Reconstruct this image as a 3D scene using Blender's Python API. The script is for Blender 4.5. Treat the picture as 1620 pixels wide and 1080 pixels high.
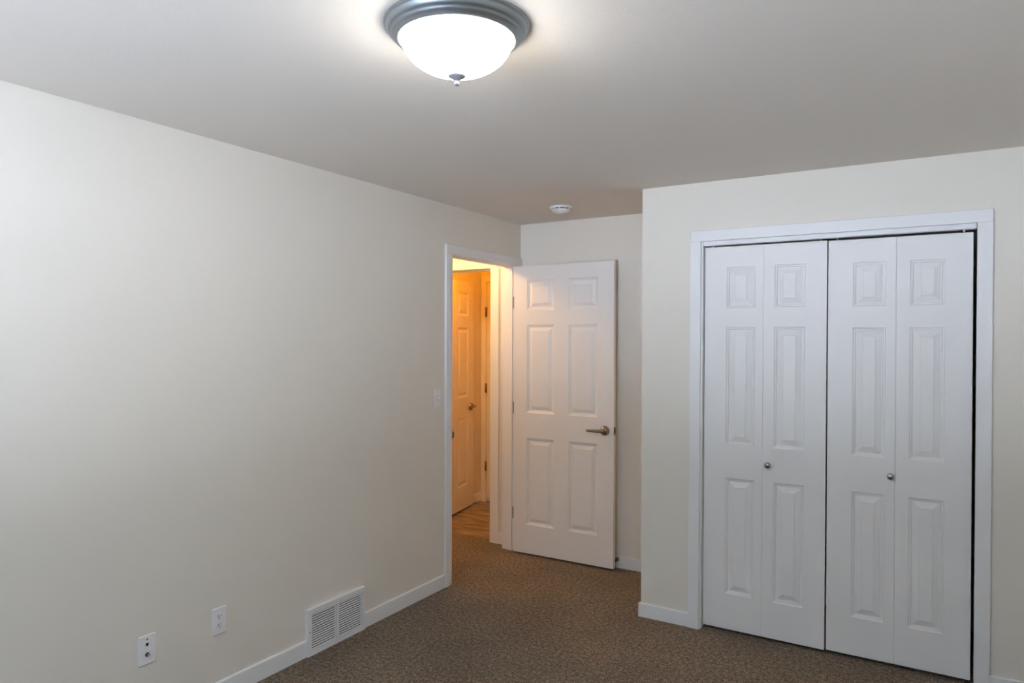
import bpy, bmesh, math, random
from mathutils import Vector, Matrix

scene = bpy.context.scene
for o in list(bpy.data.objects):
    bpy.data.objects.remove(o, do_unlink=True)
COL = scene.collection
random.seed(4)

# ------------------------------------------------------------------ camera
cam_data = bpy.data.cameras.new('camera')
cam = bpy.data.objects.new('camera', cam_data)
COL.objects.link(cam)
cam_data.sensor_width = 36.0
cam_data.lens = 1111.19 / 1620.0 * 36.0
cam_data.clip_start = 0.02
YAW, PITCH, ROLL = 0.5431, -0.0034, 0.0034
_f = Vector((-math.sin(YAW) * math.cos(PITCH), math.cos(YAW) * math.cos(PITCH), math.sin(PITCH)))
_r = Vector((math.cos(YAW), math.sin(YAW), 0.0))
_u = _r.cross(_f)
_r2 = _r * math.cos(ROLL) + _u * math.sin(ROLL)
_u2 = _u * math.cos(ROLL) - _r * math.sin(ROLL)
cam.matrix_world = Matrix((
    (_r2.x, _u2.x, -_f.x, 2.6773),
    (_r2.y, _u2.y, -_f.y, 0.0),
    (_r2.z, _u2.z, -_f.z, 1.5817),
    (0, 0, 0, 1)))
scene.camera = cam

# ------------------------------------------------------------------ world, exposure, lights
world = bpy.data.worlds.new('sky')
scene.world = world
world.use_nodes = True
SKY_COLOR, SKY_STRENGTH = (0.15, 0.53, 1.0), 3.0       # overcast sky above the horizon
UPLIGHT_COLOR, UPLIGHT_STRENGTH = (0.69, 0.80, 1.0), 27.8  # added uplight below the horizon, brightens ceiling and upper walls
wnt = world.node_tree
bg = wnt.nodes['Background']
_tc = wnt.nodes.new('ShaderNodeTexCoord')
_sx = wnt.nodes.new('ShaderNodeSeparateXYZ')
_mr = wnt.nodes.new('ShaderNodeMapRange')
_mr.inputs[1].default_value = -0.03
_mr.inputs[2].default_value = 0.03
_mx = wnt.nodes.new('ShaderNodeMix')
_mx.data_type = 'RGBA'
_mx.inputs[6].default_value = (*[v * UPLIGHT_STRENGTH for v in UPLIGHT_COLOR], 1)
_mx.inputs[7].default_value = (*[v * SKY_STRENGTH for v in SKY_COLOR], 1)
wnt.links.new(_tc.outputs['Generated'], _sx.inputs[0])
wnt.links.new(_sx.outputs['Z'], _mr.inputs[0])
wnt.links.new(_mr.outputs[0], _mx.inputs[0])
wnt.links.new(_mx.outputs[2], bg.inputs[0])
bg.inputs[1].default_value = 1.0

vs = scene.view_settings
vs.view_transform = 'Standard'
vs.look = 'None'
vs.gamma = 1.0
vs.exposure = 0.0
vs.use_curve_mapping = False
scene.cycles.diffuse_bounces = 8
scene.cycles.max_bounces = 12

BOWL_COLOR, BOWL_STRENGTH = (1.0, 0.95, 0.875), 38.5    # glowing bowl of the ceiling light
HALL_COLOR, HALL_POWER = (1.0, 0.57, 0.20), 30.0       # warm bulb in the hall

pl = bpy.data.lights.new('hall_lamp', 'POINT')
pl.color = HALL_COLOR
pl.energy = HALL_POWER
pl.shadow_soft_size = 0.07
hl = bpy.data.objects.new('hall_lamp', pl)
COL.objects.link(hl)
hl.location = (-0.60, 4.0, 2.34)

BATH_COLOR, BATH_POWER = (1.0, 0.29, 0.005), 12.5      # amber bulb just inside the bathroom
pb = bpy.data.lights.new('bathroom_lamp', 'POINT')
pb.color = BATH_COLOR
pb.energy = BATH_POWER
pb.shadow_soft_size = 0.06
bl = bpy.data.objects.new('bathroom_lamp', pb)
COL.objects.link(bl)
bl.location = (-0.70, 4.86, 2.22)

# ------------------------------------------------------------------ room dimensions (metres)
H = 2.44            # ceiling
YB = 4.557          # alcove back wall
YC = 3.823          # closet wall
XC = 1.238          # outer corner of the closet
XR = 3.25           # wall beside the camera
YR = -1.00          # wall behind the camera
WT = 0.115          # wall thickness
JL, JR = 3.690, 4.507   # doorway, between the jamb faces
DH = 2.126          # doorway head
CT = 0.016          # casing thickness
BT = 0.012          # baseboard thickness
BH = 0.080

# ------------------------------------------------------------------ materials
def new_mat(name):
    m = bpy.data.materials.new(name)
    m.use_nodes = True
    nt = m.node_tree
    return m, nt, nt.nodes['Principled BSDF']

def obj_coord(nt):
    t = nt.nodes.new('ShaderNodeTexCoord')
    return t.outputs['Object']

def paint(name, color, rough, bump_scale=0, bump=0.0, spec=0.3, var=0.0):
    m, nt, b = new_mat(name)
    b.inputs['Base Color'].default_value = (*color, 1)
    b.inputs['Roughness'].default_value = rough
    b.inputs['Specular IOR Level'].default_value = spec
    c = obj_coord(nt)
    if var:
        n = nt.nodes.new('ShaderNodeTexNoise')
        n.inputs['Scale'].default_value = 1.7
        n.inputs['Detail'].default_value = 3
        nt.links.new(c, n.inputs['Vector'])
        mx = nt.nodes.new('ShaderNodeMix'); mx.data_type = 'RGBA'
        mx.inputs[6].default_value = (*[v * (1 - var) for v in color], 1)
        mx.inputs[7].default_value = (*[min(1, v * (1 + var)) for v in color], 1)
        nt.links.new(n.outputs['Fac'], mx.inputs[0])
        nt.links.new(mx.outputs[2], b.inputs['Base Color'])
    if bump:
        n = nt.nodes.new('ShaderNodeTexNoise')
        n.inputs['Scale'].default_value = bump_scale
        n.inputs['Detail'].default_value = 3
        nt.links.new(c, n.inputs['Vector'])
        bp = nt.nodes.new('ShaderNodeBump')
        bp.inputs['Strength'].default_value = bump
        bp.inputs['Distance'].default_value = 0.002
        nt.links.new(n.outputs['Fac'], bp.inputs['Height'])
        nt.links.new(bp.outputs['Normal'], b.inputs['Normal'])
    return m

def metal(name, color, rough, bump=0.0):
    m, nt, b = new_mat(name)
    b.inputs['Base Color'].default_value = (*color, 1)
    b.inputs['Metallic'].default_value = 1.0
    c = obj_coord(nt)
    n = nt.nodes.new('ShaderNodeTexNoise')
    n.inputs['Scale'].default_value = 60
    nt.links.new(c, n.inputs['Vector'])
    mr = nt.nodes.new('ShaderNodeMapRange')
    mr.inputs[3].default_value = max(0.02, rough - 0.06)
    mr.inputs[4].default_value = rough + 0.06
    nt.links.new(n.outputs['Fac'], mr.inputs[0])
    nt.links.new(mr.outputs[0], b.inputs['Roughness'])
    return m

M_WALL = paint('wall_paint', (0.768, 0.733, 0.664), 0.75, 210, 0.22, 0.25, 0.012)
M_CEIL = paint('ceiling_paint', (0.735, 0.695, 0.64), 0.85, 160, 0.3, 0.2, 0.012)
M_TRIM = paint('white_trim_paint', (0.80, 0.81, 0.82), 0.38, 40, 0.03, 0.4)
M_DOOR = paint('white_door_paint', (0.80, 0.80, 0.795), 0.42, 300, 0.05, 0.4)
M_PLASTIC = paint('white_plastic', (0.82, 0.82, 0.83), 0.35, 30, 0.01, 0.5)
M_VENT = paint('white_enamel', (0.80, 0.81, 0.82), 0.35, 60, 0.02, 0.45)
M_SHADE = paint('cavity_shade', (0.015, 0.015, 0.016), 0.8, 50, 0.05)  # near-black colour standing in for the shade inside gaps and openings
M_BLACK = paint('black_plastic', (0.01, 0.01, 0.011), 0.45, 50, 0.02)
M_RUBBER = paint('dark_rubber', (0.03, 0.028, 0.025), 0.7, 80, 0.1)
M_NICKEL = metal('satin_nickel', (0.33, 0.28, 0.23), 0.20)
M_STEEL = metal('brushed_steel', (0.42, 0.40, 0.38), 0.16)
M_PAN = metal('pewter_metal', (0.34, 0.375, 0.40), 0.42)
M_FINIAL = paint('pewter_finial', (0.19, 0.19, 0.205), 0.8, 60, 0.02, 0.03)
M_BRONZE = metal('bronze_hinge', (0.33, 0.25, 0.17), 0.35)

def glow(name, color, strength):
    m, nt, b = new_mat(name)
    b.inputs['Base Color'].default_value = (0.9, 0.9, 0.88, 1)
    b.inputs['Roughness'].default_value = 0.3
    b.inputs['Emission Color'].default_value = (*color, 1)
    b.inputs['Emission Strength'].default_value = strength
    return m
M_BOWL = glow('lit_frosted_glass', BOWL_COLOR, BOWL_STRENGTH)

def carpet():
    m, nt, b = new_mat('brown_cut_pile')
    c = obj_coord(nt)
    n1 = nt.nodes.new('ShaderNodeTexNoise'); n1.inputs['Scale'].default_value = 128; n1.inputs['Detail'].default_value = 4.0
    n1.inputs['Roughness'].default_value = 0.75
    n2 = nt.nodes.new('ShaderNodeTexNoise'); n2.inputs['Scale'].default_value = 50; n2.inputs['Detail'].default_value = 2
    n3 = nt.nodes.new('ShaderNodeTexNoise'); n3.inputs['Scale'].default_value = 2.2; n3.inputs['Detail'].default_value = 4
    v = nt.nodes.new('ShaderNodeTexVoronoi'); v.inputs['Scale'].default_value = 140
    for n in (n1, n2, n3, v):
        nt.links.new(c, n.inputs['Vector'])
    r = nt.nodes.new('ShaderNodeValToRGB')
    e = r.color_ramp.elements
    e[0].position = 0.355; e[0].color = (0.034, 0.027, 0.017, 1)
    e[1].position = 0.665; e[1].color = (0.48, 0.37, 0.25, 1)
    q = e.new(0.50); q.color = (0.176, 0.125, 0.080, 1)
    ad = nt.nodes.new('ShaderNodeMath'); ad.operation = 'MULTIPLY_ADD'
    nt.links.new(n2.outputs['Fac'], ad.inputs[0]); ad.inputs[1].default_value = 0.35
    sb = nt.nodes.new('ShaderNodeMath'); sb.operation = 'SUBTRACT'; sb.inputs[1].default_value = 0.175
    nt.links.new(n1.outputs['Fac'], sb.inputs[0])
    nt.links.new(sb.outputs[0], ad.inputs[2])
    nt.links.new(ad.outputs[0], r.inputs[0])
    mr = nt.nodes.new('ShaderNodeMapRange')
    mr.inputs[1].default_value = 0.35; mr.inputs[2].default_value = 0.65
    mr.inputs[3].default_value = 0.86; mr.inputs[4].default_value = 1.12
    nt.links.new(n3.outputs['Fac'], mr.inputs[0])
    mu = nt.nodes.new('ShaderNodeVectorMath'); mu.operation = 'SCALE'
    nt.links.new(r.outputs[0], mu.inputs[0]); nt.links.new(mr.outputs[0], mu.inputs['Scale'])
    nt.links.new(mu.outputs[0], b.inputs['Base Color'])
    b.inputs['Roughness'].default_value = 0.95
    b.inputs['Specular IOR Level'].default_value = 0.05
    b.inputs['Sheen Weight'].default_value = 0.15
    hs = nt.nodes.new('ShaderNodeMath'); hs.operation = 'ADD'
    nt.links.new(ad.outputs[0], hs.inputs[0]); nt.links.new(v.outputs['Distance'], hs.inputs[1])
    bp = nt.nodes.new('ShaderNodeBump'); bp.inputs['Strength'].default_value = 0.9; bp.inputs['Distance'].default_value = 0.008
    nt.links.new(hs.outputs[0], bp.inputs['Height'])
    nt.links.new(bp.outputs['Normal'], b.inputs['Normal'])
    return m
M_CARPET = carpet()

def vinyl():
    m, nt, b = new_mat('wood_look_vinyl')
    c = obj_coord(nt)
    mp = nt.nodes.new('ShaderNodeMapping')
    mp.inputs['Rotation'].default_value = (0, 0, math.radians(32))
    mp.inputs['Scale'].default_value = (1.4, 5, 1)
    nt.links.new(c, mp.inputs['Vector'])
    n = nt.nodes.new('ShaderNodeTexNoise'); n.inputs['Scale'].default_value = 3.2; n.inputs['Detail'].default_value = 5
    nt.links.new(mp.outputs[0], n.inputs['Vector'])
    r = nt.nodes.new('ShaderNodeValToRGB')
    e = r.color_ramp.elements
    e[0].position = 0.32; e[0].color = (0.10, 0.065, 0.04, 1)
    e[1].position = 0.70; e[1].color = (0.40, 0.30, 0.20, 1)
    nt.links.new(n.outputs['Fac'], r.inputs[0])
    nt.links.new(r.outputs[0], b.inputs['Base Color'])
    b.inputs['Roughness'].default_value = 0.4
    return m
M_VINYL = vinyl()

# ------------------------------------------------------------------ mesh helpers
class MB:
    def __init__(self):
        self.bm = bmesh.new()

    def box(self, x0, x1, y0, y1, z0, z1, bev=0.0, rot=None, seg=1):
        t = bmesh.new()
        bmesh.ops.create_cube(t, size=1.0)
        bmesh.ops.scale(t, vec=(x1 - x0, y1 - y0, z1 - z0), verts=t.verts)
        if bev:
            bmesh.ops.bevel(t, geom=list(t.edges), offset=bev, segments=seg, profile=0.5, affect='EDGES')
        if rot is not None:
            bmesh.ops.transform(t, matrix=rot, verts=t.verts)
        bmesh.ops.translate(t, vec=((x0 + x1) / 2, (y0 + y1) / 2, (z0 + z1) / 2), verts=t.verts)
        return self.merge(t)

    def merge(self, t):
        me = bpy.data.meshes.new('tmp')
        t.to_mesh(me); t.free()
        self.bm.from_mesh(me)
        bpy.data.meshes.remove(me)
        return self

    def lathe(self, prof, seg=48, axis='Z', origin=(0, 0, 0), smooth=True):
        """prof: list of (r, h); revolved about the axis through origin."""
        t = bmesh.new()
        rings = []
        for r, h in prof:
            if r < 1e-6:
                rings.append([t.verts.new(self._ax(0, 0, h, axis, origin))])
            else:
                rings.append([t.verts.new(self._ax(r * math.cos(2 * math.pi * k / seg), r * math.sin(2 * math.pi * k / seg), h, axis, origin)) for k in range(seg)])
        for a, b in zip(rings, rings[1:]):
            for k in range(seg):
                k2 = (k + 1) % seg
                if len(a) == 1 and len(b) == 1:
                    continue
                if len(a) == 1:
                    f = t.faces.new((a[0], b[k], b[k2]))
                elif len(b) == 1:
                    f = t.faces.new((a[k], b[0], a[k2]))
                else:
                    f = t.faces.new((a[k], b[k], b[k2], a[k2]))
                f.smooth = smooth
        bmesh.ops.recalc_face_normals(t, faces=t.faces)
        return self.merge(t)

    @staticmethod
    def _ax(u, v, h, axis, o):
        if axis == 'Z':
            return (o[0] + u, o[1] + v, o[2] + h)
        if axis == 'Y':
            return (o[0] + u, o[1] + h, o[2] + v)
        return (o[0] + h, o[1] + u, o[2] + v)

    def sweep(self, pts, sizes, seg=14):
        """Elliptic tube through pts; sizes = (half width, half height) per point; section upright in Z."""
        t = bmesh.new()
        rings = []
        P = [Vector(p) for p in pts]
        for i, p in enumerate(P):
            d = (P[min(i + 1, len(P) - 1)] - P[max(i - 1, 0)]).normalized()
            up = Vector((0, 0, 1))
            s = d.cross(up)
            if s.length < 1e-4:
                s = Vector((1, 0, 0))
            s.normalize()
            u = s.cross(d).normalized()
            a, b = sizes[i]
            rings.append([t.verts.new(p + s * a * math.cos(2 * math.pi * k / seg) + u * b * math.sin(2 * math.pi * k / seg)) for k in range(seg)])
        for a, b in zip(rings, rings[1:]):
            for k in range(seg):
                f = t.faces.new((a[k], a[(k + 1) % seg], b[(k + 1) % seg], b[k]))
                f.smooth = True
        t.faces.new(rings[0][::-1]); t.faces.new(rings[-1])
        bmesh.ops.recalc_face_normals(t, faces=t.faces)
        return self.merge(t)

    def prism(self, poly, h0, h1, axis='X'):
        """extrude a 2-D polygon along an axis. X: poly in (y,z). Y: poly in (x,z). Z: poly in (x,y)"""
        t = bmesh.new()
        def P(a, b, h):
            return (h, a, b) if axis == 'X' else ((a, h, b) if axis == 'Y' else (a, b, h))
        A = [t.verts.new(P(a, b, h0)) for a, b in poly]
        B = [t.verts.new(P(a, b, h1)) for a, b in poly]
        n = len(poly)
        t.faces.new(A[::-1]); t.faces.new(B)
        for k in range(n):
            t.faces.new((A[k], A[(k + 1) % n], B[(k + 1) % n], B[k]))
        bmesh.ops.recalc_face_normals(t, faces=t.faces)
        return self.merge(t)

    def build(self, name, mat, parent=None, loc=None):
        me = bpy.data.meshes.new(name)
        self.bm.to_mesh(me); self.bm.free()
        me.materials.append(mat)
        o = bpy.data.objects.new(name, me)
        COL.objects.link(o)
        if parent is not None:
            o.parent = parent
        if loc is not None:
            o.location = loc
        return o

def tag(o, label=None, cat=None, group=None, kind=None):
    if label: o['label'] = label
    if cat: o['category'] = cat
    if group: o['group'] = group
    if kind: o['kind'] = kind
    return o

def empty(name, loc=(0, 0, 0), rz=0.0, ry=0.0):
    o = bpy.data.objects.new(name, None)
    COL.objects.link(o)
    o.location = loc
    o.rotation_euler = (0, ry, rz)
    o.empty_display_size = 0.1
    return o

def struct(o, label, cat):
    return tag(o, label, cat, kind='structure')

# ------------------------------------------------------------------ shell
m = MB()
m.box(-WT, XR, YR, 4.60, -0.10, 0.0)
m.box(-1.37, -WT, 1.4, 4.66, -0.10, 0.0)
struct(m.build('floor', M_CARPET), 'brown speckled cut-pile carpet covering the bedroom floor', 'carpet')

m = MB()
m.box(-1.37, 0.75, 4.66, 5.90, -0.11, -0.006)
struct(m.build('floor.001', M_VINYL), 'brown wood-look vinyl floor of the bathroom beyond the hall', 'floor')

m = MB()
m.box(-1.37, XR + WT, YR - WT, 5.90, H, H + 0.10)
struct(m.build('ceiling', M_CEIL), 'plain painted ceiling with the lit ceiling light on it', 'ceiling')

# wall with the hall doorway
m = MB()
m.box(-WT, 0, YR - WT, JL - 0.019, 0, H)
m.box(-WT, 0, JL - 0.019, JR + 0.019, DH + 0.019, H)
m.box(-WT, 0, JR + 0.019, YB + 0.115, 0, H)
struct(m.build('wall_left', M_WALL), 'long beige wall with the hall doorway, vent and outlets', 'wall')

m = MB(); m.box(-WT + 0.115, XR, YB, YB + 0.115, 0, H)
struct(m.build('wall_back', M_WALL), 'narrow beige wall behind the open six-panel door', 'wall')

OX0, OX1, OZ = 1.583, 2.835, 2.118     # closet opening between jambs
m = MB()
m.box(XC, OX0 - 0.019, YC, YC + WT, 0, H)
m.box(OX0 - 0.019, OX1 + 0.019, YC, YC + WT, OZ + 0.019, H)
m.box(OX1 + 0.019, XR, YC, YC + WT, 0, H)
struct(m.build('wall_closet', M_WALL), 'beige wall around the white bifold closet doors', 'wall')

m = MB(); m.box(XC, XC + WT, YC + WT, YB, 0, H)
struct(m.build('wall_closet_side', M_WALL), 'short return wall forming the side of the closet', 'wall')

m = MB(); m.box(XR, XR + WT, YR - WT, YB + 0.115, 0, H)
struct(m.build('wall_right', M_WALL), 'beige wall closing the bedroom beside the closet', 'wall')

WX0, WX1, WZ0, WZ1 = 0.80, 2.20, 0.85, 2.12
m = MB()
m.box(0, WX0, YR - WT, YR, 0, H)
m.box(WX1, XR, YR - WT, YR, 0, H)
m.box(WX0, WX1, YR - WT, YR, 0, WZ0)
m.box(WX0, WX1, YR - WT, YR, WZ1, H)
struct(m.build('wall_rear', M_WALL), 'beige wall with the bedroom window opposite the closet', 'wall')

# window in the rear wall (out of the picture, it lets the daylight in)
win = empty('window_1', (0, 0, 0))
struct(win, 'white framed bedroom window opposite the closet', 'window')
m = MB()
for a in ((WX0, WX0 + 0.05, WZ0, WZ1), (WX1 - 0.05, WX1, WZ0, WZ1), (WX0, WX1, WZ0, WZ0 + 0.05), (WX0, WX1, WZ1 - 0.05, WZ1),
          ((WX0 + WX1) / 2 - 0.03, (WX0 + WX1) / 2 + 0.03, WZ0, WZ1)):
    m.box(a[0], a[1], YR - 0.09, YR - 0.04, a[2], a[3])
m.build('window_frame', M_TRIM, win)
m = MB(); m.box(WX0 - 0.05, WX1 + 0.05, YR - 0.04, YR + 0.03, WZ0 - 0.02, WZ0 + 0.001, 0.003)
m.build('window_sill', M_TRIM, win)

# daylight portal in the window opening (guides the sky light through it)
pd = bpy.data.lights.new('window_portal', 'AREA')
pd.shape = 'RECTANGLE'; pd.size = WX1 - WX0; pd.size_y = WZ1 - WZ0
pd.cycles.is_portal = True
po = bpy.data.objects.new('window_portal', pd)
COL.objects.link(po)
po.location = ((WX0 + WX1) / 2, YR - 0.10, (WZ0 + WZ1) / 2)
po.rotation_euler = (math.radians(90), 0, math.radians(180))

# ------------------------------------------------------------------ hall and bathroom
HX = -1.25
YH = 4.605           # wall at the end of the hall (with the bathroom doorway)
BX0, BX1 = -0.965, -0.300
BDH = 2.128
m = MB(); m.box(HX - WT, HX, 1.4, YH + WT, 0, H)
struct(m.build('wall_hall_side', M_WALL), 'hall wall across from the bedroom doorway', 'wall')
m = MB(); m.box(HX, -WT, 1.3, 1.4, 0, H)
struct(m.build('wall_hall_near', M_WALL), 'near end wall of the hall', 'wall')
m = MB()
m.box(HX, BX0 - 0.019, YH, YH + WT, 0, H)
m.box(BX0 - 0.019, BX1 + 0.019, YH, YH + WT, BDH + 0.019, H)
m.box(BX1 + 0.019, -WT, YH, YH + WT, 0, H)
struct(m.build('wall_hall_end', M_WALL), 'end wall of the hall around the bathroom doorway', 'wall')
BLX, BFY = -1.142, 5.742
m = MB(); m.box(BLX - WT, BLX, YH + WT, BFY + WT, 0, H)
struct(m.build('wall_bathroom_left', M_WALL), 'bathroom wall behind the open bathroom door', 'wall')
m = MB(); m.box(BLX, 0.7, BFY, BFY + WT, 0, H)
struct(m.build('wall_bathroom_back', M_WALL), 'far bathroom wall holding the cupboard door casing', 'wall')
m = MB(); m.box(0.6, 0.7, YB + 0.115, BFY, 0, H)
struct(m.build('wall_bathroom_right', M_WALL), 'bathroom wall opposite the open bathroom door', 'wall')

# ------------------------------------------------------------------ door trim
def bevbox(parts, bev=0.002):
    mm = MB()
    for p in parts:
        mm.box(*p, bev)
    return mm

# bedroom doorway casing (room side), jambs with stops
CI0, CO0 = 3.661, 3.604
CZ0, CZ1 = 2.127, 2.186
mm = bevbox([
    (0, CT, CO0, CI0, -0.02, CZ0),
    (0, CT, CO0, YB - 0.001, CZ0, CZ1),
    (0, CT, JR + 0.006, YB - 0.001, -0.02, CZ0)], 0.0025)
struct(mm.build('trim_1', M_TRIM), 'white casing framing the hall doorway in the long beige wall', 'door casing')

mm = MB()
mm.box(-WT, 0, JL - 0.019, JL, 0, DH)
mm.box(-WT, 0, JR, JR + 0.019, 0, DH)
mm.box(-WT, 0, JL - 0.019, JR + 0.019, DH, DH + 0.019)
mm.box(-0.071, -0.037, JL, JL + 0.010, 0, DH - 0.010, 0.001)
mm.box(-0.071, -0.037, JR - 0.010, JR, 0, DH - 0.010, 0.001)
mm.box(-0.071, -0.037, JL, JR, DH - 0.010, DH, 0.001)
o = struct(mm.build('trim_2', M_TRIM), 'white jamb with door stop lining the hall doorway', 'door jamb')
mm = MB()
mm.box(-0.034, 0.003, JL, JL + 0.0015, 0.93, 0.99)
mm.prism([(JL + 0.001, 0.942), (JL + 0.006, 0.942), (JL + 0.006, 0.978), (JL + 0.001, 0.978)], 0.002, 0.012, 'X')
mm.build('strike_plate', M_BRONZE, o)

mm = bevbox([
    (-WT - CT, -WT, JL - 0.062, JL - 0.005, -0.02, CZ0),
    (-WT - CT, -WT, JL - 0.062, JR + 0.062, CZ0, CZ1),
    (-WT - CT, -WT, JR + 0.005, JR + 0.062, -0.02, CZ0)], 0.0025)
struct(mm.build('trim_3', M_TRIM), 'white casing on the hall side of the bedroom doorway', 'door casing')

# bathroom doorway
mm = bevbox([
    (BX0 - 0.062, BX0 - 0.005, YH - CT, YH, -0.02, BDH + 0.003),
    (BX0 - 0.062, BX1 + 0.066, YH - CT, YH, BDH + 0.003, BDH + 0.06),
    (BX1 + 0.009, BX1 + 0.084, YH - CT, YH, -0.02, BDH + 0.003)], 0.0025)
struct(mm.build('trim_4', M_TRIM), 'white casing around the bathroom doorway at the hall end', 'door casing')
mm = MB()
mm.box(BX0 - 0.019, BX0, YH, YH + WT, 0, BDH)
mm.box(BX1, BX1 + 0.019, YH, YH + WT, 0, BDH)
mm.box(BX0 - 0.019, BX1 + 0.019, YH, YH + WT, BDH, BDH + 0.019)
mm.box(BX0, BX1, YH + 0.035, YH + 0.07, BDH - 0.010, BDH)
mm.box(BX1 - 0.010, BX1, YH + 0.035, YH + 0.07, 0, BDH - 0.01)
struct(mm.build('trim_5', M_TRIM), 'white jamb lining the bathroom doorway', 'door jamb')

# cupboard door on the far bathroom wall
mm = bevbox([
    (BLX + 0.012, -1.076, BFY - CT, BFY, -0.02, 2.138),
    (BLX + 0.012, -0.30, BFY - CT, BFY, 2.138, 2.198),
    (-0.365, -0.30, BFY - CT, BFY, -0.02, 2.138)], 0.0025)
struct(mm.build('trim_6', M_TRIM), 'white casing around the cupboard door on the far bathroom wall', 'door casing')
cd = empty('door_4', (-1.066, BFY - 0.012, 0.03))
struct(cd, 'orange-lit cupboard door seen as a sliver past the bathroom door', 'door')
mm = MB(); mm.box(0, 0.69, 0, 0.010, 0, 2.095, 0.0015)
mm.build('leaf', M_DOOR, cd)
for z in (1.80, 1.06, 0.30):
    mm = MB()
    mm.lathe([(0, 0), (0.007, 0), (0.007, 0.09), (0, 0.09)], 12, 'Z', (-0.008, -0.012, z - 0.03))
    mm.box(-0.018, 0.004, -0.006, -0.004, z - 0.03, z + 0.06)
    mm.build('hinge', M_BRONZE, cd)

# closet casing, jambs, track
KI0, KO0, KI1, KO1, KT0, KT1 = 1.5725, 1.5155, 2.830, 2.890, 2.1165, 2.175
LEAN = 0.0028       # the uprights stand a touch out of plumb
def upright(mm, xa, xb, y0, y1, z1):
    mm.prism([(xa - LEAN * 0.004, -0.004), (xb - LEAN * 0.004, -0.004), (xb + LEAN * z1, z1), (xa + LEAN * z1, z1)], y0, y1, 'Y')
mm = MB()
upright(mm, KO0, KI0, YC - CT, YC, KT0)
upright(mm, KI1, KO1, YC - CT, YC, KT0)
mm.box(KO0 + LEAN * KT0, KO1 + LEAN * KT0, YC - CT, YC, KT0, KT1, 0.002)
struct(mm.build('trim_7', M_TRIM), 'wide white casing framing the bifold closet doors', 'door casing')
mm = MB()
upright(mm, OX0 - 0.0225, OX0 - 0.0025, YC, YC + WT, OZ)
upright(mm, OX1 - 0.0015, OX1 + 0.0185, YC, YC + WT, OZ)
mm.box(OX0 - 0.019, OX1 + 0.021, YC, YC + WT, OZ, OZ + 0.019)
o = struct(mm.build('trim_8', M_TRIM), 'white jamb lining the closet opening behind its casing', 'door jamb')
mm = MB()
mm.box(OX0, OX1, YC + 0.010, YC + 0.022, 2.094, OZ, 0.0015)
mm.box(OX0, OX1, YC + 0.022, YC + 0.060, OZ - 0.003, OZ)
mm.box(OX0, OX1, YC + 0.056, YC + 0.060, 2.096, OZ)
mm.build('door_track', M_TRIM, o)

# ------------------------------------------------------------------ baseboards
def base_profile(h, t):
    return [(0, 0), (t, 0), (t, h - 0.004), (t - 0.003, h), (0, h)]

VY0, VY1 = 2.455, 2.862
mm = MB()
for a, b in ((YR, VY0 - 0.001), (VY1 + 0.001, CO0)):
    mm.prism(base_profile(0.083, BT), a, b, 'Y')
struct(mm.build('baseboard_left', M_TRIM), 'white baseboard along the long beige wall, broken by the vent', 'baseboard')
mm = MB()
mm.prism([(YB - t, z) for t, z in base_profile(0.081, BT)], 0.02, XC, 'X')
struct(mm.build('baseboard_back', M_TRIM), 'white baseboard behind the open six-panel door', 'baseboard')
mm = MB()
pf = base_profile(0.077, BT)
mm.prism([(YC - t, z) for t, z in pf], XC - BT, KO0, 'X')
mm.prism([(XC - t, z) for t, z in pf], YC - BT + 0.0005, YB - BT, 'Y')
struct(mm.build('baseboard_closet', M_TRIM), 'short white baseboard wrapping the closet corner', 'baseboard')
mm = MB(); mm.prism([(YC - t, z) for t, z in base_profile(0.077, BT)], KO1, XR, 'X')
struct(mm.build('baseboard_right', M_TRIM), 'white baseboard on the wall stub past the closet doors', 'baseboard')
mm = MB()
mm.prism([(YH - t, z) for t, z in base_profile(0.083, BT)], BX1 + 0.084, -WT, 'X')
struct(mm.build('baseboard_hall', M_TRIM), 'small piece of baseboard beside the bathroom doorway', 'baseboard')
mm = MB()
mm.prism([(BLX + t, z) for t, z in base_profile(0.083, BT)], YH + WT, BFY, 'Y')
struct(mm.build('baseboard_bathroom', M_TRIM), 'baseboard behind the open bathroom door', 'baseboard')

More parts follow.
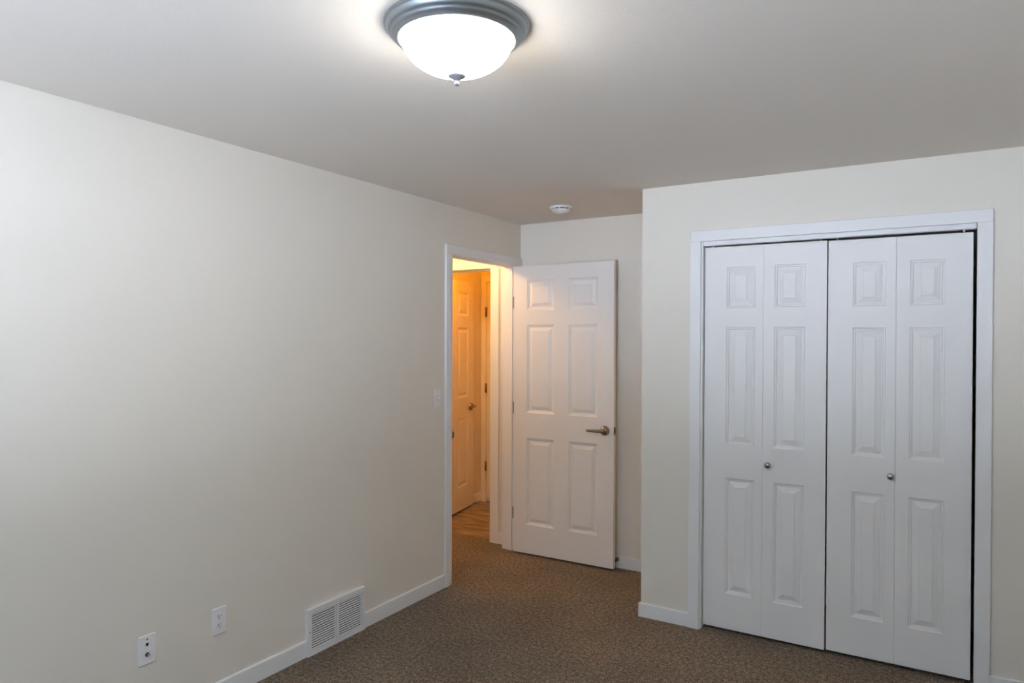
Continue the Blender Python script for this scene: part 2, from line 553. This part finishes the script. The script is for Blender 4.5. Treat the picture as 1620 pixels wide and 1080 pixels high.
# ------------------------------------------------------------------ panelled door leaves
def panel_leaf(mm, W, Ht, T, panels, ring=((0.0, 0.0), (0.006, 0.0045), (0.012, 0.0055), (0.017, 0.0090), (0.024, 0.0090), (0.044, 0.0025), (0.0455, 0.0008)), z0=0.0, x0=0.0):
    """front face y=0 with raised panels, flat back y=T. local x 0..W, z 0..Ht"""
    t = bmesh.new()
    xs = sorted({0, W} | {v for p in panels for v in p[:2]})
    zs = sorted({0, Ht} | {v for p in panels for v in p[2:]})
    def inside(xa, xb, za, zb):
        return any(p[0] <= xa + 1e-6 and xb <= p[1] + 1e-6 and p[2] <= za + 1e-6 and zb <= p[3] + 1e-6 for p in panels)
    for side in (0, 1):
        Y = T if side else 0.0
        sg = -1 if side else 1
        for xa, xb in zip(xs, xs[1:]):
            for za, zb in zip(zs, zs[1:]):
                if inside(xa, xb, za, zb):
                    continue
                v = [t.verts.new(q) for q in ((xa, Y, za), (xb, Y, za), (xb, Y, zb), (xa, Y, zb))]
                t.faces.new(v)
        for a, b, c, d in panels:
            prev = None
            for ins, dep in ring:
                y = Y + sg * dep
                cur = [t.verts.new(q) for q in ((a + ins, y, c + ins), (b - ins, y, c + ins), (b - ins, y, d - ins), (a + ins, y, d - ins))]
                if prev:
                    for k in range(4):
                        t.faces.new((prev[k], prev[(k + 1) % 4], cur[(k + 1) % 4], cur[k]))
                prev = cur
            t.faces.new(prev)
    for xa, xb in ((0, 0), (W, W)):
        t.faces.new([t.verts.new(q) for q in ((xa, 0, 0), (xa, T, 0), (xa, T, Ht), (xa, 0, Ht))])
    for z in (0, Ht):
        t.faces.new([t.verts.new(q) for q in ((0, 0, z), (W, 0, z), (W, T, z), (0, T, z))])
    bmesh.ops.remove_doubles(t, verts=t.verts, dist=1e-5)
    bmesh.ops.recalc_face_normals(t, faces=t.faces)
    bmesh.ops.translate(t, vec=(x0, 0, z0), verts=t.verts)
    return mm.merge(t)

def lever(mm, x, z, y, sgn, reach=0.118):
    """domed rose and a straight tapered lever pointing back toward the hinge side; sgn -1: out of the front face"""
    pr = [(0.0345, 0.0), (0.0345, 0.004), (0.033, 0.010), (0.0295, 0.017), (0.0235, 0.0235), (0.015, 0.0275), (0.010, 0.029), (0.010, 0.040), (0.0, 0.041)]
    mm.lathe([(r, sgn * h) for r, h in pr], 32, 'Y', (x, y, z))
    yy = y + sgn * 0.046
    pts, sz = [], []
    for k in range(13):
        u = k / 12
        pts.append((x + 0.013 - u * (reach + 0.013), yy + sgn * 0.006 * math.sin(u * 2.6), z + 0.001 - 0.001 * u))
        w = 0.0125 - 0.0035 * u
        h = 0.0125 if u < 0.1 else 0.0115 - 0.0022 * u
        if u > 0.97:
            w, h = w * 0.8, h * 0.85
        sz.append((w * 0.55, h))
    mm.sweep(pts, sz, 16)

def hinge(mm, x, y, z, h=0.09, pin_r=0.006):
    mm.lathe([(0, 0), (pin_r * 0.7, 0), (pin_r, 0.003), (pin_r, h - 0.003), (pin_r * 0.7, h), (0, h)], 14, 'Z', (x, y, z))

SIX = [(0.110, 0.335), (0.449, 0.675)]
SIXZ = [(0.211, 0.845), (1.029, 1.672), (1.779, 1.997)]
six_panels = [(a, b, c, d) for a, b in SIX for c, d in SIXZ]

# bedroom door, open 90 degrees against the alcove back wall
DZ = 0.015
d1 = empty('door_1', (0.004, 4.457, DZ))
struct(d1, 'white six-panel bedroom door standing open against the alcove wall', 'door')
mm = MB(); panel_leaf(mm, 0.794, 2.104, 0.035, six_panels)
mm.build('leaf', M_DOOR, d1)
mm = MB(); lever(mm, 0.731, 0.940, 0.0, -1)
tag(mm.build('handle', M_NICKEL, d1), 'satin nickel lever handle')
mm = MB(); lever(mm, 0.731, 0.940, 0.035, 1)
mm.build('handle', M_NICKEL, d1)
mm = MB()
mm.box(0.793, 0.7955, 0.005, 0.030, 0.912, 0.968, 0.0008)
mm.box(0.794, 0.803, 0.012, 0.023, 0.930, 0.950, 0.001)
mm.build('latch', M_NICKEL, d1)
for zc in (1.854, 1.070, 0.286):
    z0 = zc - DZ - 0.044
    mm = MB()
    hinge(mm, 0.0, 0.0405, z0, 0.088)
    mm.box(-0.0015, 0.0, 0.004, 0.036, z0, z0 + 0.088)              # plate on the door edge
    mm.box(-0.036, -0.004, 0.0475, 0.0495, z0, z0 + 0.088, 0.0006)  # plate on the jamb
    for dz in (0.015, 0.044, 0.073):
        mm.lathe([(0.0035, 0.0), (0.0035, -0.0008), (0.0, -0.001)], 10, 'Y', (-0.022, 0.0475, z0 + dz))
    mm.build('hinge', M_STEEL, d1)

# bathroom door, swung inward
ang = math.atan2(0.984, -0.1794)
d4 = empty('door_5', (-0.943, 4.741, 0.015), ang)
struct(d4, 'orange-lit six-panel bathroom door ajar beyond the hall', 'door')
mm = MB(); panel_leaf(mm, 0.80, 2.098, 0.035, [(a * 0.80 / 0.794, b * 0.80 / 0.794, c, d) for a, b, c, d in six_panels])
mm.build('leaf', M_DOOR, d4)
mm = MB(); lever(mm, 0.735, 0.932, 0.0, -1)
tag(mm.build('handle', M_NICKEL, d4), 'dark lever handle')
mm = MB(); lever(mm, 0.735, 0.932, 0.035, 1)
mm.build('handle', M_NICKEL, d4)

# bifold closet doors
def closet_pair(name, x_left, w1, w2, z0, ht, panels1, panels2, knob_x, knob_leaf, tilt, label, pins, aligner=None):
    root = empty(name, (x_left, YC + 0.030, z0), 0.0, tilt)
    struct(root, label, 'closet door')
    g = 0.0012
    rg = ((0.0, 0.0), (0.005, 0.0050), (0.0105, 0.0055), (0.0135, 0.0125), (0.0195, 0.0125), (0.0205, 0.0115), (0.0455, 0.0030), (0.0465, 0.0006))
    for i, (w, xo, pn) in enumerate(((w1, 0.0, panels1), (w2, w1, panels2))):
        mm = MB()
        panel_leaf(mm, w - g, ht, 0.030, pn, rg, 0.0, xo + (g / 2))
        lf = mm.build('leaf', M_DOOR, root)
        if i == knob_leaf:
            mm = MB()
            mm.lathe([(0.0, 0.0), (0.0085, 0.0), (0.0075, -0.008), (0.0085, -0.012), (0.0145, -0.016), (0.0165, -0.021), (0.0150, -0.026), (0.009, -0.030), (0.0, -0.031)], 28, 'Y', (knob_x, 0, 0.927 - z0))
            tag(mm.build('knob', M_STEEL, lf), 'round brushed steel knob')
    for px in pins:
        mm = MB()
        mm.lathe([(0.0, 0), (0.004, 0), (0.004, 0.02), (0.0, 0.02)], 12, 'Z', (px, 0.012, ht - 0.002))
        mm.build('pivot_pin', M_PLASTIC, root)
    for zz in (0.25, ht / 2, ht - 0.25):
        mm = MB()
        hinge(mm, w1, 0.034, zz, 0.07, 0.004)
        mm.box(w1 - 0.025, w1 + 0.025, 0.030, 0.0315, zz, zz + 0.07)
        mm.build('hinge', M_STEEL, root)
    if aligner:
        mm = MB(); mm.box(aligner - 0.012, aligner + 0.010, 0.010, 0.014, 1.122, 1.158, 0.001)
        mm.build('aligner', M_PLASTIC, root)
    return root

zs1 = [(0.191, 0.818), (0.998, 1.634), (1.736, 1.957)]
zs2 = [(0.188, 0.812), (0.990, 1.624), (1.728, 1.945)]
closet_pair('door_2', 1.584, 0.3085, 0.3075, 0.018, 2.068,
            [(0.116, 0.267, a, b) for a, b in zs1], [(0.0545, 0.2055, a, b) for a, b in zs1],
            0.339, 1, 0.0030, 'white bifold closet door beside the alcove, knob on its inner leaf', (0.04, 0.585))
closet_pair('door_3', 2.2075, 0.3015, 0.310, 0.021, 2.060,
            [(0.112, 0.258, a, b) for a, b in zs2], [(0.057, 0.202, a, b) for a, b in zs2],
            0.284, 0, 0.0019, 'white bifold closet door with the black gap along its outer edge', (0.04, 0.575), aligner=0.0)

# ------------------------------------------------------------------ ceiling light
LX, LY = 1.548, 1.573
cl = empty('ceiling_light', (LX, LY, H))
tag(cl, 'lit flush-mount ceiling light with pewter pan and white glass bowl', 'light')
mm = MB()
mm.lathe([(0.0, 0.0), (0.198, 0.0), (0.200, -0.003), (0.1985, -0.007), (0.194, -0.0085), (0.1925, -0.012),
          (0.189, -0.019), (0.184, -0.0245), (0.1815, -0.0255), (0.179, -0.030), (0.1745, -0.035), (0.172, -0.036),
          (0.169, -0.0405), (0.1645, -0.044), (0.160, -0.0445), (0.157, -0.042), (0.156, -0.030), (0.150, -0.025), (0.0, -0.022)], 96)
mm.build('pan', M_PAN, cl)
mm = MB()
pr = []
for k in range(25):
    a = math.radians(90 * k / 24)
    pr.append((0.1535 * math.cos(a), -0.034 - 0.1005 * math.sin(a)))
mm.lathe(pr, 96)
mm.build('glass_bowl', M_BOWL, cl)
mm = MB()
mm.lathe([(0.0, -0.1330), (0.0240, -0.1345), (0.0250, -0.1365), (0.0225, -0.1400), (0.0150, -0.1440), (0.0090, -0.1480), (0.0065, -0.1505),
          (0.0050, -0.1515), (0.0062, -0.1527), (0.0080, -0.1560), (0.0076, -0.1600), (0.0050, -0.1634), (0.0, -0.1646)], 32)
mm.build('finial', M_FINIAL, cl)

# ------------------------------------------------------------------ smoke detector
sd = empty('smoke_detector', (0.592, 4.062, H))
tag(sd, 'round white smoke detector on the ceiling above the open door', 'smoke detector')
mm = MB()
mm.lathe([(0, 0), (0.073, 0), (0.075, -0.003), (0.074, -0.009), (0.070, -0.013), (0, -0.013)], 48)
mm.build('base', M_PLASTIC, sd)
mm = MB()
mm.lathe([(0.054, -0.013), (0.054, -0.022), (0.0, -0.022)], 48)
mm.build('sensor_slot_shade', M_SHADE, sd)  # shade of the gap under the cover, put in as dark colour
mm = MB()
mm.lathe([(0.056, -0.0185), (0.0605, -0.0205), (0.057, -0.029), (0.050, -0.035), (0.040, -0.0385), (0.038, -0.040), (0.020, -0.043), (0, -0.0435)], 48)
for k in range(10):
    a = 2 * math.pi * k / 10
    mm.box(-0.003, 0.003, -0.003, 0.003, -0.004, 0.004, 0, Matrix.Translation((0.0560 * math.cos(a), 0.0585 * math.sin(a), -0.0145)) @ Matrix.Rotation(a, 4, 'Z'))
mm.build('cover', M_PLASTIC, sd)
mm = MB()
mm.lathe([(0.010, 0.0), (0.010, -0.004), (0.0, -0.005)], 20, 'Z', (0.01, -0.022, -0.0405))
mm.build('test_button', M_PLASTIC, sd)

# ------------------------------------------------------------------ wall plates (face out of the wall along +x)
def plate(mm, h=0.117, w=0.072):
    mm.box(0, 0.006, -w / 2, w / 2, -h / 2, h / 2, 0.0028)

def screw(parent, y, z, x=0.0058, mat=None):
    mat = mat or M_PLASTIC
    mm = MB()
    mm.lathe([(0.0032, 0.0), (0.0032, 0.0010), (0.0, 0.0014)], 14, 'X', (x, y, z))
    return mm.build('screw', mat, parent)

sw = empty('light_switch', (0.0, 3.531, 1.209))
tag(sw, 'white toggle light switch on the wall beside the hall doorway', 'light switch')
mm = MB(); plate(mm); mm.build('plate', M_PLASTIC, sw)
mm = MB(); mm.box(0.005, 0.0064, -0.0062, 0.0062, -0.0132, 0.0132)
mm.build('slot_shade', M_SHADE, sw)  # dark block painted as the shaded gap around the toggle
mm = MB()
mm.box(0.005, 0.0072, -0.0050, 0.0050, -0.0120, 0.0120, 0.0006)
mm.box(0.004, 0.023, -0.0045, 0.0045, -0.002, 0.008, 0.0015, Matrix.Rotation(math.radians(-28), 4, 'Y'))
mm.build('toggle', M_PLASTIC, sw)
screw(sw, 0, 0.030); screw(sw, 0, -0.030)

ou = empty('electrical_outlet', (0.0, 1.963, 0.348))
tag(ou, 'white duplex electrical outlet on the beige wall nearest the vent', 'electrical outlet')
mm = MB(); plate(mm); mm.build('plate', M_PLASTIC, ou)
for zc in (0.0195, -0.0195):
    mm = MB()
    pts = []
    for k in range(40):
        a = 2 * math.pi * k / 40
        pts.append((0.0170 * math.cos(a), zc + max(-0.0143, min(0.0143, 0.0170 * math.sin(a)))))
    mm.prism(pts, 0.004, 0.0078, 'X')
    rc = mm.build('receptacle', M_PLASTIC, ou)
    mm = MB()
    mm.box(0.0070, 0.0081, -0.0075, -0.0055, zc + 0.000, zc + 0.0085)
    mm.box(0.0070, 0.0081, 0.0055, 0.0072, zc + 0.0010, zc + 0.0080)
    mm.prism([(0.0027 * math.cos(a), zc - 0.0068 + 0.0027 * math.sin(a)) for a in [2 * math.pi * k / 14 for k in range(14)]], 0.0070, 0.0081, 'X')
    mm.build('slots', M_BLACK, rc)
screw(ou, 0, 0)

wj = empty('cable_wall_plate', (0.0, 1.635, 0.346))
tag(wj, 'white wall plate with black phone jack and coax connector', 'wall plate')
mm = MB(); plate(mm); mm.build('plate', M_PLASTIC, wj)
mm = MB()
mm.prism([(-0.006, 0.0265), (0.006, 0.0265), (0.006, 0.019), (0.0035, 0.019), (0.0035, 0.0155), (0.0018, 0.0155), (0.0018, 0.0130), (-0.0018, 0.0130),
          (-0.0018, 0.0155), (-0.0035, 0.0155), (-0.0035, 0.019), (-0.006, 0.019)], 0.0050, 0.0064, 'X')
mm.build('phone_jack', M_BLACK, wj)
mm = MB()
mm.prism([(0.0085 * math.cos(math.pi * k / 3), -0.0185 + 0.0085 * math.sin(math.pi * k / 3)) for k in range(6)], 0.005, 0.0095, 'X')
cx = mm.build('coax_connector', M_BLACK, wj)
mm = MB()
mm.lathe([(0.0048, 0.0095), (0.0048, 0.017), (0.003, 0.017), (0.003, 0.012), (0.0, 0.012)], 18, 'X', (0, 0, -0.0185))
mm.build('barrel', M_STEEL, cx)
screw(wj, 0, 0.0415, mat=M_STEEL); screw(wj, 0, -0.0415)

# ------------------------------------------------------------------ return air vent
VH, VX = 0.232, 0.022
ve = empty('wall_vent', (0.0, VY0, 0.0))
tag(ve, 'white louvred return-air vent at the foot of the beige wall', 'vent')
L = VY1 - VY0
mm = MB()
B0, B1 = 0.024, 0.027          # border sides, bottom/top
mid = L / 2
for y0, y1, z0, z1 in ((0, B0, 0, VH), (L - B0 + 0.004, L, 0, VH), (B0, L - B0 + 0.004, 0, B1), (B0, L - B0 + 0.004, VH - B1 + 0.002, VH), (mid - 0.008, mid + 0.006, B1, VH - B1 + 0.002)):
    mm.box(0.004, VX, y0, y1, z0, z1)
mm.box(0, 0.0045, 0, 0.003, 0, VH); mm.box(0, 0.0045, L - 0.003, L, 0, VH); mm.box(0, 0.0045, 0, L, VH - 0.003, VH); mm.box(0, 0.0045, 0, L, 0, 0.003)
mm.build('frame', M_VENT, ve)
mm = MB()
n = 15
zb, zt = B1, VH - B1 + 0.002
pitch = (zt - zb) / n
for y0, y1 in ((B0 - 0.002, mid - 0.007), (mid + 0.005, L - B0 + 0.006)):
    for k in range(n):
        zc = zb + (k + 0.36) * pitch
        mm.box(0.0125, 0.0205, y0, y1, zc - 0.0007, zc + 0.0007, 0, Matrix.Rotation(math.radians(30), 4, 'Y'))
mm.build('louvers', M_VENT, ve)
mm = MB(); mm.box(0.0005, 0.002, 0.004, L - 0.004, 0.004, VH - 0.004)
mm.build('duct_shade', M_SHADE, ve)  # flat dark sheet in place of the duct's inner shade
mm = MB(); mm.lathe([(0.003, 0.0), (0.003, 0.001), (0, 0.0013)], 12, 'X', (VX, 0.012, VH * 0.52))
mm.build('screw', M_STEEL, ve)

# ------------------------------------------------------------------ door stop behind the bedroom door
ds = empty('door_stop', (0.793, YB - BT, 0.060))
tag(ds, 'small spring door stop on the baseboard behind the open door', 'door stop')
mm = MB()
mm.lathe([(0.0, 0.0), (0.014, 0.0), (0.013, -0.004), (0.008, -0.006), (0.0, -0.006)], 20, 'Y')
mm.build('mount', M_BRONZE, ds)
mm = MB()
mm.lathe([(0.0062 + (0.0014 if k % 2 else 0), -0.006 - k * 0.0012) for k in range(24)], 14, 'Y')
mm.build('spring', M_BRONZE, ds)
mm = MB()
mm.lathe([(0.0, -0.034), (0.0095, -0.034), (0.0095, -0.044), (0.008, -0.046), (0, -0.046)], 18, 'Y')
mm.build('rubber_tip', M_RUBBER, ds)
